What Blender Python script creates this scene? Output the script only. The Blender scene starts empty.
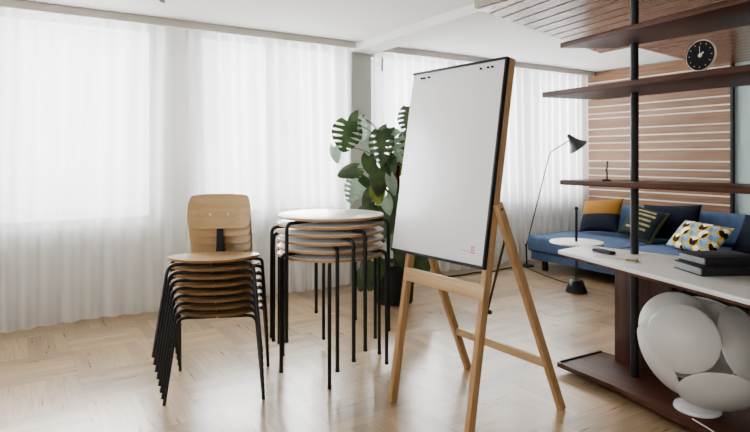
import bpy, bmesh, math, random
from mathutils import Vector, Matrix, Quaternion
PI = math.pi
random.seed(7)
scene = bpy.context.scene
COL = scene.collection

# ------------------------------------------------------------------ materials
def new_mat(name):
    m = bpy.data.materials.new(name); m.use_nodes = True
    nt = m.node_tree; nt.nodes.clear()
    out = nt.nodes.new('ShaderNodeOutputMaterial')
    b = nt.nodes.new('ShaderNodeBsdfPrincipled')
    nt.links.new(b.outputs[0], out.inputs[0])
    return m, nt, b, out

def srgb(h):
    r, g, b = [int(h[i:i+2], 16)/255 for i in (0, 2, 4)]
    f = lambda c: c/12.92 if c <= .04045 else ((c+.055)/1.055)**2.4
    return (f(r), f(g), f(b), 1)

def plain(name, col, rough=.5, metal=0, var=.06, scale=8, spec=.5, bump=0, bscale=200, coat=0):
    m, nt, b, out = new_mat(name)
    c = srgb(col) if isinstance(col, str) else col
    tc = nt.nodes.new('ShaderNodeTexCoord')
    n = nt.nodes.new('ShaderNodeTexNoise'); n.inputs['Scale'].default_value = scale; n.inputs['Detail'].default_value = 4
    nt.links.new(tc.outputs['Object'], n.inputs['Vector'])
    r = nt.nodes.new('ShaderNodeValToRGB')
    r.color_ramp.elements[0].position = .3; r.color_ramp.elements[1].position = .7
    r.color_ramp.elements[0].color = tuple(x*(1-var) for x in c[:3])+(1,)
    r.color_ramp.elements[1].color = tuple(min(1, x*(1+var)) for x in c[:3])+(1,)
    nt.links.new(n.outputs['Fac'], r.inputs[0]); nt.links.new(r.outputs[0], b.inputs['Base Color'])
    b.inputs['Roughness'].default_value = rough; b.inputs['Metallic'].default_value = metal
    b.inputs['Specular IOR Level'].default_value = spec
    if coat: b.inputs['Coat Weight'].default_value = coat
    if bump:
        n2 = nt.nodes.new('ShaderNodeTexNoise'); n2.inputs['Scale'].default_value = bscale
        nt.links.new(tc.outputs['Object'], n2.inputs['Vector'])
        bp = nt.nodes.new('ShaderNodeBump'); bp.inputs['Strength'].default_value = bump; bp.inputs['Distance'].default_value = .004
        nt.links.new(n2.outputs['Fac'], bp.inputs['Height']); nt.links.new(bp.outputs[0], b.inputs['Normal'])
    return m

def wood(name, dark, light, stretch=(2, 2, 30), rough=.45, board=None, coat=0, spec=.5, rot=0, lo=.3, hi=.72):
    """fine grain stretched along the axis with the smallest scale; board=(axis, pitch, amount) varies the tone board by board"""
    m, nt, b, out = new_mat(name)
    L = nt.links.new
    tc = nt.nodes.new('ShaderNodeTexCoord')
    src = tc.outputs['Object']
    if rot:
        mr = nt.nodes.new('ShaderNodeMapping'); mr.inputs['Rotation'].default_value = (0, 0, rot); L(src, mr.inputs[0]); src = mr.outputs[0]
    mp = nt.nodes.new('ShaderNodeMapping'); mp.inputs['Scale'].default_value = stretch
    L(src, mp.inputs['Vector'])
    n = nt.nodes.new('ShaderNodeTexNoise'); n.inputs['Scale'].default_value = 1; n.inputs['Detail'].default_value = 6; n.inputs['Roughness'].default_value = .62; n.inputs['Distortion'].default_value = .5
    r = nt.nodes.new('ShaderNodeValToRGB')
    r.color_ramp.elements[0].position = lo; r.color_ramp.elements[1].position = hi
    r.color_ramp.elements[0].color = srgb(dark); r.color_ramp.elements[1].color = srgb(light)
    L(n.outputs['Fac'], r.inputs[0])
    colour = r.outputs[0]
    if board:
        ax, pitch, amt = board
        sp = nt.nodes.new('ShaderNodeSeparateXYZ'); L(src, sp.inputs[0])
        d = nt.nodes.new('ShaderNodeMath'); d.operation = 'DIVIDE'; d.inputs[1].default_value = pitch; L(sp.outputs[ax], d.inputs[0])
        f = nt.nodes.new('ShaderNodeMath'); f.operation = 'FLOOR'; L(d.outputs[0], f.inputs[0])
        w = nt.nodes.new('ShaderNodeTexWhiteNoise'); w.noise_dimensions = '1D'; L(f.outputs[0], w.inputs['W'])
        ad = nt.nodes.new('ShaderNodeVectorMath'); ad.operation = 'ADD'; L(mp.outputs[0], ad.inputs[0])
        sc = nt.nodes.new('ShaderNodeVectorMath'); sc.operation = 'SCALE'; sc.inputs['Scale'].default_value = 30; L(w.outputs['Color'], sc.inputs[0])
        L(sc.outputs[0], ad.inputs[1]); L(ad.outputs[0], n.inputs['Vector'])
        mm = nt.nodes.new('ShaderNodeMapRange'); mm.inputs['To Min'].default_value = 1-amt; mm.inputs['To Max'].default_value = 1+amt
        L(w.outputs['Value'], mm.inputs['Value'])
        mu = nt.nodes.new('ShaderNodeVectorMath'); mu.operation = 'SCALE'; L(colour, mu.inputs[0]); L(mm.outputs[0], mu.inputs['Scale'])
        colour = mu.outputs[0]
    else:
        L(mp.outputs[0], n.inputs['Vector'])
    L(colour, b.inputs['Base Color'])
    b.inputs['Roughness'].default_value = rough; b.inputs['Specular IOR Level'].default_value = spec
    if coat:
        b.inputs['Coat Weight'].default_value = coat; b.inputs['Coat Roughness'].default_value = .15
    return m

def parquet(name, block=.50, strips=6):
    """basket-weave parquet: square blocks of strips whose direction alternates"""
    m, nt, b, out = new_mat(name)
    L = nt.links.new
    def M(op, a, c=None, d=None):
        n = nt.nodes.new('ShaderNodeMath'); n.operation = op
        for i, v in enumerate((a, c, d)):
            if v is None: continue
            if isinstance(v, (int, float)): n.inputs[i].default_value = v
            else: L(v, n.inputs[i])
        return n.outputs[0]
    tc = nt.nodes.new('ShaderNodeTexCoord')
    sp = nt.nodes.new('ShaderNodeSeparateXYZ'); L(tc.outputs['Object'], sp.inputs[0])
    x = M('ADD', sp.outputs[0], 50.17); y = M('ADD', sp.outputs[1], 50.05)
    u = M('DIVIDE', x, block); v = M('DIVIDE', y, block)
    iu = M('FLOOR', u); iv = M('FLOOR', v); fu = M('FRACT', u); fv = M('FRACT', v)
    par = M('MODULO', M('ADD', iu, iv), 2.0)
    inv = M('SUBTRACT', 1.0, par)
    across = M('ADD', M('MULTIPLY', fu, par), M('MULTIPLY', fv, inv))     # 0..1 across the strips
    along = M('ADD', M('MULTIPLY', fv, par), M('MULTIPLY', fu, inv))
    si = M('FLOOR', M('MULTIPLY', across, strips)); sf = M('FRACT', M('MULTIPLY', across, strips))
    wn = nt.nodes.new('ShaderNodeTexWhiteNoise'); wn.noise_dimensions = '4D'
    cv = nt.nodes.new('ShaderNodeCombineXYZ'); L(iu, cv.inputs[0]); L(iv, cv.inputs[1]); L(si, cv.inputs[2]); L(cv.outputs[0], wn.inputs['Vector'])
    wb = nt.nodes.new('ShaderNodeTexWhiteNoise'); wb.noise_dimensions = '2D'
    cb = nt.nodes.new('ShaderNodeCombineXYZ'); L(iu, cb.inputs[0]); L(iv, cb.inputs[1]); L(cb.outputs[0], wb.inputs['Vector'])
    gx = nt.nodes.new('ShaderNodeCombineXYZ')
    L(M('MULTIPLY', M('ADD', along, M('MULTIPLY', wn.outputs['Value'], 40)), 2.2), gx.inputs[0])
    L(M('MULTIPLY', across, 22), gx.inputs[1]); L(M('MULTIPLY', wn.outputs['Value'], 91), gx.inputs[2])
    n = nt.nodes.new('ShaderNodeTexNoise'); n.inputs['Scale'].default_value = 1; n.inputs['Detail'].default_value = 5; n.inputs['Roughness'].default_value = .6
    L(gx.outputs[0], n.inputs['Vector'])
    r = nt.nodes.new('ShaderNodeValToRGB'); e = r.color_ramp.elements
    e[0].position = .22; e[0].color = srgb('9e8362'); e[1].position = .8; e[1].color = srgb('c4ab8a')
    mid = e.new(.5); mid.color = srgb('b29876')
    L(n.outputs['Fac'], r.inputs[0])
    tone = M('ADD', M('ADD', .68, M('MULTIPLY', wn.outputs['Value'], .34)), M('MULTIPLY', wb.outputs['Value'], .16))
    # joints
    e1 = M('MINIMUM', sf, M('SUBTRACT', 1.0, sf)); j1 = M('GREATER_THAN', e1, .018)
    e2 = M('MINIMUM', along, M('SUBTRACT', 1.0, along)); j2 = M('GREATER_THAN', e2, .0035)
    j = M('MULTIPLY', j1, j2)
    jj = M('ADD', M('MULTIPLY', j, .34), .66)
    sc = nt.nodes.new('ShaderNodeVectorMath'); sc.operation = 'SCALE'; L(r.outputs[0], sc.inputs[0]); L(M('MULTIPLY', tone, jj), sc.inputs['Scale'])
    L(sc.outputs[0], b.inputs['Base Color'])
    L(M('ADD', .24, M('MULTIPLY', n.outputs['Fac'], .10)), b.inputs['Roughness'])
    b.inputs['Specular IOR Level'].default_value = 1.0; b.inputs['Coat Weight'].default_value = .6; b.inputs['Coat Roughness'].default_value = .18
    bp = nt.nodes.new('ShaderNodeBump'); bp.inputs['Strength'].default_value = .10; bp.inputs['Distance'].default_value = .001
    L(M('ADD', M('MULTIPLY', j, .3), wn.outputs['Value']), bp.inputs['Height']); L(bp.outputs[0], b.inputs['Normal'])
    return m

def sheer(name, transp=.48):
    m, nt, b, out = new_mat(name)
    L = nt.links.new
    nt.nodes.remove(b)
    tr = nt.nodes.new('ShaderNodeBsdfTransparent')
    tl = nt.nodes.new('ShaderNodeBsdfTranslucent'); tl.inputs[0].default_value = (.92, .92, .93, 1)
    df = nt.nodes.new('ShaderNodeBsdfDiffuse'); df.inputs[0].default_value = (.90, .90, .90, 1)
    m1 = nt.nodes.new('ShaderNodeMixShader'); m1.inputs[0].default_value = .5
    L(tl.outputs[0], m1.inputs[1]); L(df.outputs[0], m1.inputs[2])
    m2 = nt.nodes.new('ShaderNodeMixShader')
    # a loosely woven voile: weave density varies a little
    tc = nt.nodes.new('ShaderNodeTexCoord'); mp = nt.nodes.new('ShaderNodeMapping'); mp.inputs['Scale'].default_value = (9, 9, .6)
    L(tc.outputs['Object'], mp.inputs[0])
    n = nt.nodes.new('ShaderNodeTexNoise'); n.inputs['Scale'].default_value = 1; L(mp.outputs[0], n.inputs['Vector'])
    mr = nt.nodes.new('ShaderNodeMapRange'); mr.inputs['From Min'].default_value = .3; mr.inputs['From Max'].default_value = .7
    mr.inputs['To Min'].default_value = transp-.05; mr.inputs['To Max'].default_value = transp+.05
    L(n.outputs['Fac'], mr.inputs['Value'])
    # the weave closes up where the cloth turns away from the eye
    lw = nt.nodes.new('ShaderNodeLayerWeight'); lw.inputs[0].default_value = .5
    def M(op, a, c):
        q = nt.nodes.new('ShaderNodeMath'); q.operation = op
        for i, v in enumerate((a, c)):
            if isinstance(v, (int, float)): q.inputs[i].default_value = v
            else: L(v, q.inputs[i])
        return q.outputs[0]
    cs = M('MAXIMUM', M('SUBTRACT', 1.0, lw.outputs['Facing']), .18)
    L(M('SUBTRACT', 1.0, M('POWER', mr.outputs[0], M('DIVIDE', 1.0, cs))), m2.inputs[0])
    L(tr.outputs[0], m2.inputs[1]); L(m1.outputs[0], m2.inputs[2]); L(m2.outputs[0], out.inputs[0])
    return m

def glass(name):
    m, nt, b, out = new_mat(name)
    nt.nodes.remove(b)
    tr = nt.nodes.new('ShaderNodeBsdfTransparent'); gl = nt.nodes.new('ShaderNodeBsdfGlossy'); gl.inputs['Roughness'].default_value = .02
    fr = nt.nodes.new('ShaderNodeFresnel'); fr.inputs[0].default_value = 1.45
    mx = nt.nodes.new('ShaderNodeMixShader'); nt.links.new(fr.outputs[0], mx.inputs[0])
    nt.links.new(tr.outputs[0], mx.inputs[1]); nt.links.new(gl.outputs[0], mx.inputs[2]); nt.links.new(mx.outputs[0], out.inputs[0])
    return m

def painted(name, rough=.85):
    """colour comes from the mesh's own 'pattern' colour attribute (woven or printed cloth)"""
    m, nt, b, out = new_mat(name)
    a = nt.nodes.new('ShaderNodeVertexColor'); a.layer_name = 'pattern'
    nt.links.new(a.outputs[0], b.inputs['Base Color'])
    tc = nt.nodes.new('ShaderNodeTexCoord'); n = nt.nodes.new('ShaderNodeTexNoise'); n.inputs['Scale'].default_value = 220
    nt.links.new(tc.outputs['Object'], n.inputs['Vector'])
    bp = nt.nodes.new('ShaderNodeBump'); bp.inputs['Strength'].default_value = .3; bp.inputs['Distance'].default_value = .002
    nt.links.new(n.outputs['Fac'], bp.inputs['Height']); nt.links.new(bp.outputs[0], b.inputs['Normal'])
    b.inputs['Roughness'].default_value = rough; b.inputs['Specular IOR Level'].default_value = .2
    return m

def leaf_mat(name, dark, light):
    m = plain(name, dark, .34, var=0, spec=.5)
    nt = m.node_tree
    b = [n for n in nt.nodes if n.type == 'BSDF_PRINCIPLED'][0]
    r = [n for n in nt.nodes if n.type == 'VALTORGB'][0]
    r.color_ramp.elements[0].color = srgb(dark); r.color_ramp.elements[1].color = srgb(light)
    out = [n for n in nt.nodes if n.type == 'OUTPUT_MATERIAL'][0]
    tl = nt.nodes.new('ShaderNodeBsdfTranslucent'); nt.links.new(r.outputs[0], tl.inputs[0])
    mx = nt.nodes.new('ShaderNodeMixShader'); mx.inputs[0].default_value = .22
    nt.links.new(b.outputs[0], mx.inputs[1]); nt.links.new(tl.outputs[0], mx.inputs[2]); nt.links.new(mx.outputs[0], out.inputs[0])
    return m

MT = dict(
    floor=parquet('oak_parquet'),
    ceil=plain('ceiling_paint', 'e4e4e2', .9, var=.01, scale=1.5, spec=.2),
    wall=plain('wall_paint', 'd9d8d2', .9, var=.015, scale=2, spec=.2),
    grey=plain('pillar_paint', 'b4b5af', .9, var=.02, scale=2, spec=.2),
    pale=plain('pale_blue_paint', 'b7c6c7', .6, var=.02, scale=2, spec=.3),
    pelmet=plain('pelmet_paint', 'cfccc5', .7, var=.03, scale=4, spec=.3),
    sheer=sheer('sheer_voile'),
    pane=glass('window_glass'),
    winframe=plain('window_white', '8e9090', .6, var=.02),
    sill=plain('sill_stone', 'a9a9a6', .5, var=.05),
    slat=wood('walnut_panelling', '6a4b35', '977254', (20, 1.6, 44), .42, board=(2, .0953, .10)),
    slatback=plain('cream_backing', 'e8e2d6', .7, var=.03),
    cslat=wood('ceiling_boards', '5a3d2d', '86604a', (26, 1.4, 26), .24, rot=math.radians(9), spec=.6, board=(0, .15, .10)),
    cback=plain('ceiling_panel_backing', 'bdb09c', .8, var=.03),
    crim=plain('ceiling_panel_rim', 'a29c8e', .6, var=.03),
    walnut=wood('dark_walnut', '301c13', '613a29', (26, 1.6, 26), .45, spec=.3),
    walnutv=wood('dark_walnut_upright', '33201a', '5a392c', (30, 30, 1.6), .42),
    white_top=plain('white_laminate', 'dcdbd8', .35, var=.02),
    black=plain('black_steel', '17181a', .42, var=.1, metal=0, spec=.5),
    blacks=plain('black_satin', '1b1c1e', .5, var=.1),
    seat=wood('oak_veneer', 'b69a72', 'd3b78f', (2, 26, 26), .36, coat=.15),
    rim=wood('chair_ply_edge', '7d5c3a', '9c774e', (3, 3, 60), .55),
    plyedge=wood('plywood_edge', 'a87d50', 'c9a070', (3, 3, 60), .5),
    tabletop=plain('white_tabletop', 'e3e1de', .3, var=.015, coat=.2),
    chrome=plain('screw_steel', 'e8e6e0', .25, metal=.6, var=.02),
    beech=wood('beech_easel', 'a5835c', 'c8a681', (26, 26, 2.0), .45),
    beechh=wood('beech_rail', 'b0926c', 'd0b48e', (26, 2.0, 26), .45),
    board=plain('whiteboard', 'e6e7ea', .28, var=.006, scale=2, coat=.2),
    brass=plain('stay_metal', '5d4a38', .4, metal=.6, var=.1),
    red=plain('print_red', 'c0392f', .6, var=.02), ink=plain('print_grey', '7c7c80', .6, var=.02),
    sofa=plain('blue_velvet', '526480', .85, var=.10, scale=14, bump=.4, bscale=160, spec=.25),
    sofad=plain('dark_navy_cloth', '1d2230', .9, var=.15, scale=12, bump=.4, bscale=160, spec=.2),
    print=painted('cushion_cloth'),
    opal=None,
    pot=plain('black_pot', '1a1a1b', .6, var=.1),
    soil=plain('soil', '2e231b', .95, var=.4, scale=60, bump=1, bscale=70),
    moss=plain('moss_pole', '5a3524', .95, var=.35, scale=50, bump=1, bscale=60),
    stem=plain('plant_stem', '46553a', .5, var=.15),
    leaf=leaf_mat('leaf_dark', '2a3a24', '4c5f3a'),
    leafl=leaf_mat('leaf_pale', '768c78', '9db09c'),
    leafy=leaf_mat('leaf_olive', '5d6a2c', '8c9446'),
    book=plain('grey_book_cloth', '8b8c8e', .8, var=.08, scale=30, bump=.3),
    bookd=plain('black_book_cloth', '262628', .85, var=.1, scale=30, bump=.3),
    page=plain('page_grey', '77787a', .85, var=.1, scale=60),
    paper=plain('paper', 'dad6c8', .7, var=.03), ochre=plain('note_pad', 'a1946c', .7, var=.08),
    clockface=plain('clock_black', '131416', .7, var=.05, spec=.2), cream=plain('clock_cream', 'd6cdbd', .5, var=.03),
    bronze=plain('bronze', '33231b', .5, var=.2, metal=.4),
    cable=plain('cable', '2a2622', .6), wcable=plain('white_cable', 'c9c6c0', .6),
    clear=plain('frosted_ring', 'cfd0d2', .2, var=.03, coat=.3),
    outside=plain('outside_ground', 'b8b8b4', .9),
)
m = plain('opal_shade', 'dfdedb', .32, var=.01, coat=.15); MT['opal'] = m
nt = m.node_tree
_b = [n for n in nt.nodes if n.type == 'BSDF_PRINCIPLED'][0]
_o = [n for n in nt.nodes if n.type == 'OUTPUT_MATERIAL'][0]
_t = nt.nodes.new('ShaderNodeBsdfTranslucent'); _t.inputs[0].default_value = (.9, .89, .87, 1)
_x = nt.nodes.new('ShaderNodeMixShader'); _x.inputs[0].default_value = .3
nt.links.new(_b.outputs[0], _x.inputs[1]); nt.links.new(_t.outputs[0], _x.inputs[2]); nt.links.new(_x.outputs[0], _o.inputs[0])

# ------------------------------------------------------------------ shape helpers
def V(*a): return Vector(a)

def obj(name, bm, mat, parent=None, smooth=40, loc=None):
    me = bpy.data.meshes.new(name)
    bmesh.ops.recalc_face_normals(bm, faces=bm.faces[:])
    bm.to_mesh(me); bm.free()
    for mm in (mat if isinstance(mat, (list, tuple)) else [mat]): me.materials.append(mm)
    if smooth:
        for p in me.polygons: p.use_smooth = True
        me.set_sharp_from_angle(angle=math.radians(smooth))
    o = bpy.data.objects.new(name, me); COL.objects.link(o)
    if parent is not None: o.parent = parent
    if loc is not None: o.location = loc
    return o

def thing(name, label, cat, loc=(0, 0, 0), rz=0, group=None):
    o = bpy.data.objects.new(name, None); COL.objects.link(o); o.empty_display_size = .1
    o.location = loc; o.rotation_euler = (0, 0, rz)
    o['label'] = label; o['category'] = cat
    if group: o['group'] = group
    return o

def tag(o, label, cat, group=None):
    o['label'] = label; o['category'] = cat
    if group: o['group'] = group
    return o

def struct(name, bm, mat, parent=None, smooth=0):
    o = obj(name, bm, mat, parent, smooth)
    if parent is None: o['kind'] = 'structure'
    return o

def box(bm, x0, x1, y0, y1, z0, z1, bev=0, seg=2):
    t = bmesh.new()
    r = bmesh.ops.create_cube(t, size=1)
    for v in t.verts:
        v.co = V(x0+(v.co.x+.5)*(x1-x0), y0+(v.co.y+.5)*(y1-y0), z0+(v.co.z+.5)*(z1-z0))
    if bev: bmesh.ops.bevel(t, geom=t.edges[:], offset=bev, segments=seg, profile=.5, affect='EDGES')
    merge(bm, t); return bm

def merge(bm, t, mtx=None, mi=None):
    me = bpy.data.meshes.new('tmp')
    if mtx is not None: bmesh.ops.transform(t, matrix=mtx, verts=t.verts[:])
    if mi is not None:
        for f in t.faces: f.material_index = mi
    t.to_mesh(me); t.free(); bm.from_mesh(me); bpy.data.meshes.remove(me)

def B(*a, **k): return box(bmesh.new(), *a, **k)

def bar(bm, p0, p1, w, h, side=(0, 1, 0), bev=.003):
    """rectangular batten from p0 to p1; w along `side`, h across"""
    p0, p1 = Vector(p0), Vector(p1); d = (p1-p0); L = d.length; d.normalize()
    s = Vector(side); s = (s - d*s.dot(d)).normalized(); u = d.cross(s)
    t = bmesh.new(); box(t, -w/2, w/2, -h/2, h/2, 0, L, bev)
    M = Matrix((s, u, d)).transposed().to_4x4(); M.translation = p0
    merge(bm, t, M); return bm

def fillet(pts, r, n=6):
    pts = [Vector(p) for p in pts]; out = [pts[0]]
    for i in range(1, len(pts)-1):
        a, b, c = pts[i-1], pts[i], pts[i+1]
        d1, d2 = (a-b), (c-b); l = min(r, d1.length*.49, d2.length*.49)
        p, q = b+d1.normalized()*l, b+d2.normalized()*l
        for k in range(n+1):
            t = k/n; out.append(p*(1-t)**2 + b*2*t*(1-t) + q*t*t)
    out.append(pts[-1]); return out

def spline(pts, n=8):
    pts = [Vector(p) for p in pts]; P = [pts[0]*2-pts[1]]+pts+[pts[-1]*2-pts[-2]]; out = []
    for i in range(1, len(P)-2):
        for k in range(n):
            t = k/n; a, b, c, d = P[i-1], P[i], P[i+1], P[i+2]
            out.append(.5*((2*b)+(c-a)*t+(2*a-5*b+4*c-d)*t*t+(3*b-a-3*c+d)*t**3))
    out.append(pts[-1]); return out

def tube(bm, pts, r, seg=10, r_end=None):
    pts = [Vector(p) for p in pts]; n = len(pts); rings = []
    T = [(pts[min(i+1, n-1)]-pts[max(i-1, 0)]).normalized() for i in range(n)]
    ref = V(0, 0, 1) if abs(T[0].z) < .9 else V(1, 0, 0)
    N = (ref - T[0]*ref.dot(T[0])).normalized()
    for i in range(n):
        if i: N = (N - T[i]*N.dot(T[i])).normalized()
        Bn = T[i].cross(N); rr = r if r_end is None else r+(r_end-r)*i/(n-1)
        rings.append([bm.verts.new(pts[i]+(N*math.cos(2*PI*k/seg)+Bn*math.sin(2*PI*k/seg))*rr) for k in range(seg)])
    for i in range(n-1):
        for k in range(seg):
            bm.faces.new((rings[i][k], rings[i][(k+1) % seg], rings[i+1][(k+1) % seg], rings[i+1][k]))
    bm.faces.new(rings[0]); bm.faces.new(rings[-1]); return bm

def lathe(bm, prof, seg=32, mtx=None, mi=None):
    t = bmesh.new(); rings = []
    for r, z in prof:
        if r < 1e-6: rings.append([t.verts.new((0, 0, z))])
        else: rings.append([t.verts.new((r*math.cos(2*PI*k/seg), r*math.sin(2*PI*k/seg), z)) for k in range(seg)])
    for a, b in zip(rings, rings[1:]):
        for k in range(seg):
            q = [a[k % len(a)], a[(k+1) % len(a)], b[(k+1) % len(b)], b[k % len(b)]]
            q2 = []
            for v in q:
                if v not in q2: q2.append(v)
            if len(q2) > 2: t.faces.new(q2)
    merge(bm, t, mtx, mi); return bm

def prism(bm, poly, z0, z1, bev=0, mtx=None):
    t = bmesh.new()
    f = t.faces.new([t.verts.new((x, y, z0)) for x, y in poly])
    e = bmesh.ops.extrude_face_region(t, geom=[f])
    for v in e['geom']:
        if isinstance(v, bmesh.types.BMVert): v.co.z = z1
    if bev: bmesh.ops.bevel(t, geom=t.edges[:], offset=bev, segments=2, profile=.5, affect='EDGES')
    merge(bm, t, mtx); return bm

def frame_to(n, up=(0, 0, 1)):
    """rotation whose local +Z is n"""
    n = Vector(n).normalized(); u = Vector(up)
    x = u.cross(n)
    if x.length < 1e-4: x = V(1, 0, 0)
    x.normalize(); y = n.cross(x)
    return Matrix((x, y, n)).transposed().to_4x4()

def copy_thing(root):
    def rec(o, par):
        c = o.copy(); COL.objects.link(c); c.parent = par
        for ch in o.children: rec(ch, c)
        return c
    return rec(root, None)

# ------------------------------------------------------------------ the room
X0, X1, Y0, YW, H = -3.2, 6.70, -2.4, 5.30, 2.50
struct('floor', B(X0, X1, Y0, YW, -.1, 0), MT['floor'])
struct('ceiling', B(X0-.2, X1+.2, Y0-.2, YW+.3, H, H+.15), MT['ceil'])
LW = (-1.9, 3.1, .55, 2.38)  # opening in the left wall for an added fill window
bm = bmesh.new(); box(bm, X0-.15, X0, Y0, YW, 0, LW[2]); box(bm, X0-.15, X0, Y0, YW, LW[3], H)
box(bm, X0-.15, X0, Y0, LW[0], LW[2], LW[3]); box(bm, X0-.15, X0, LW[1], YW, LW[2], LW[3])
struct('wall_left', bm, MT['wall'])
w = bpy.data.objects.new('window_4', None); COL.objects.link(w); w.location = (X0-.08, 0, 0); w['kind'] = 'structure'  # added window, out of view: lets fill light onto board and shelving
bm = bmesh.new()
for y0, y1, z0, z1 in ((LW[0], LW[1], LW[2], LW[2]+.06), (LW[0], LW[1], LW[3]-.06, LW[3]), (LW[0], LW[0]+.06, LW[2]+.06, LW[3]-.06), (LW[1]-.06, LW[1], LW[2]+.06, LW[3]-.06)): box(bm, -.03, .03, y0, y1, z0, z1)
obj('frame', bm, MT['winframe'], w, 0)
for k in range(3):
    ya, yb = LW[0]+(LW[1]-LW[0])*k/3, LW[0]+(LW[1]-LW[0])*(k+1)/3
    if k: obj('mullion', B(-.028, .028, ya-.04, ya+.04, LW[2]+.06, LW[3]-.06), MT['winframe'], w, 0)
    obj('pane', B(-.004, .004, ya+.062, yb-.062, LW[2]+.062, LW[3]-.062), MT['pane'], w, 0)
struct('wall_front', B(X0-.15, X1+.15, Y0-.15, Y0, 0, H), MT['wall'])
struct('wall_right', B(X1, X1+.15, Y0, YW+.25, 0, H), MT['pale'])
SILL, HEAD = .77, 2.49
WIN = [(-2.6, 1.06), (1.37, 2.90), (3.24, 6.6)]
bm = bmesh.new()
edges = [X0]+[e for w in WIN for e in w]+[X1]
box(bm, X0, X1, YW, YW+.08, 0, SILL)
box(bm, X0, X1, YW, YW+.08, HEAD, H)
for a, b in zip(edges[::2], edges[1::2]): box(bm, a, b, YW, YW+.08, SILL, HEAD)
struct('wall_back', bm, MT['wall'])
for i, (a, b) in enumerate(WIN):
    w = bpy.data.objects.new('window_%d' % (i+1), None); COL.objects.link(w); w.location = ((a+b)/2, YW+.04, SILL); w['kind'] = 'structure'
    hw, hh = (b-a)/2, HEAD-SILL
    bm = bmesh.new()
    for x0, x1, z0, z1 in ((-hw, hw, 0, .06), (-hw, hw, hh-.06, hh), (-hw, -hw+.06, .06, hh-.06), (hw-.06, hw, .06, hh-.06)):
        box(bm, x0, x1, -.03, .03, z0, z1)
    obj('frame', bm, MT['winframe'], w, 0)
    n = 2 if hw < 1 else 3
    for k in range(1, n):
        x = -hw+2*hw*k/n
        obj('mullion', B(x-.045, x+.045, -.028, .028, .06, hh-.06), MT['winframe'], w, 0)
    for k in range(n):
        xa, xb = -hw+2*hw*k/n+.047, -hw+2*hw*(k+1)/n-.047
        obj('pane', B(max(xa-.01, -hw+.05), min(xb+.01, hw-.05), -.004, .004, .05, hh-.05), MT['pane'], w, 0)
    obj('sill', B(-hw+.10, hw-.10, -.11, -.035, -.03, .0, .004), MT['sill'], w)
struct('wall_pillar', B(2.93, 3.19, 5.13, YW, 0, H), MT['grey'])
struct('ceiling_beam', B(2.93, 3.19, Y0, 5.13, 2.425, H), MT['ceil'])
struct('trim_1', B(X0, 2.91, 4.965, 4.99, 2.435, H, .003), MT['pelmet'])
struct('trim_2', B(3.21, X1, 4.965, 4.99, 2.435, H, .003), MT['pelmet'])
struct('trim_3', B(X1-.045, X1, 3.20, 3.226, 0, H), MT['blacks'])
struct('baseboard_right', B(X1-.02, X1, Y0, 3.18, 0, .08), MT['wall'])

# slatted walnut panelling on the end wall
PAN = bpy.data.objects.new('wall_panelling', None); COL.objects.link(PAN); PAN['kind'] = 'structure'; PAN.location = (X1, 0, 0)
obj('backing', B(-.022, 0, 3.23, 5.18, .02, H-.01), MT['slatback'], PAN, 0)
gaps = [2.345, 2.25, 2.13, 2.018, 1.923, 1.857, 1.714, 1.617, 1.527, 1.43, 1.288, 1.188, 1.092, 1.00, .902, .806, .70, .6, .5]
bm = bmesh.new(); top = H-.012
for g in gaps+[.02]:
    box(bm, -.034, -.022, 3.23, 5.18, g+.009 if g > .05 else g, top, .002, 1); top = g-.009
obj('slats', bm, MT['slat'], PAN, 0)

# boarded ceiling canopy hung below the plaster
CP = bpy.data.objects.new('ceiling_panel', None); COL.objects.link(CP); CP['kind'] = 'structure'
A_, B_, C_, D_ = (2.70, 2.96), (4.88, 3.57), (4.84, 3.19), (6.62, 3.42)
poly = [A_, B_, C_, D_, (6.62, -1.2), (2.95, -1.2)]
ZP = 2.36
bm = bmesh.new(); prism(bm, poly, ZP+.0055, 2.424); o = obj('backing', bm, MT['cback'], CP, 0)
def clip_strip(poly, a, b, ux, uy):
    """part of the (x,y) polygon with a <= x*ux+y*uy <= b, split at the re-entrant corner"""
    def half(P, s, c):
        out = []
        for i in range(len(P)):
            p, q = P[i], P[(i+1) % len(P)]
            dp, dq = s*(p[0]*ux+p[1]*uy)-c, s*(q[0]*ux+q[1]*uy)-c
            if dp >= 0: out.append(p)
            if (dp > 0 > dq) or (dp < 0 < dq):
                t = dp/(dp-dq); out.append((p[0]+(q[0]-p[0])*t, p[1]+(q[1]-p[1])*t))
        return out
    P = half(poly, 1, a); P = half(P, -1, -b) if P else P
    return P
ca, sa = math.cos(math.radians(9)), math.sin(math.radians(9))
ux, uy = ca, -sa           # across the boards (they run 9 degrees off the window-wall normal)
bm = bmesh.new()
parts2 = [[A_, B_, (4.84*1.0, -1.2), (2.95, -1.2)], [C_, D_, (6.62, -1.2), (4.84, -1.2)]]
parts2[0] = [A_, B_, C_, (4.84, -1.2), (2.95, -1.2)]
lo = min(x*ux+y*uy for x, y in poly); hi = max(x*ux+y*uy for x, y in poly)
k = lo
while k < hi:
    for P0 in parts2:
        P = clip_strip(P0, k+.014, min(k+.15, hi)-.014, ux, uy)
        Q = []
        for p in P:
            if not Q or (Vector(p)-Vector(Q[-1])).length > 1e-4: Q.append(p)
        if len(Q) > 2 and (Vector(Q[0])-Vector(Q[-1])).length < 1e-4: Q.pop()
        if len(Q) > 2: prism(bm, Q, ZP, ZP+.005)
    k += .15
obj('slats', bm, MT['cslat'], CP, 0)
bm = bmesh.new()
L_ = Vector((2.95-A_[0], -1.2-A_[1])).normalized()
bar(bm, (A_[0]-.012, A_[1], ZP+.034), (2.95-.012, -1.2, ZP+.034), .06, .022, (0, 0, 1))
obj('edge_rim', bm, MT['crim'], CP, 0)

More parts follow.
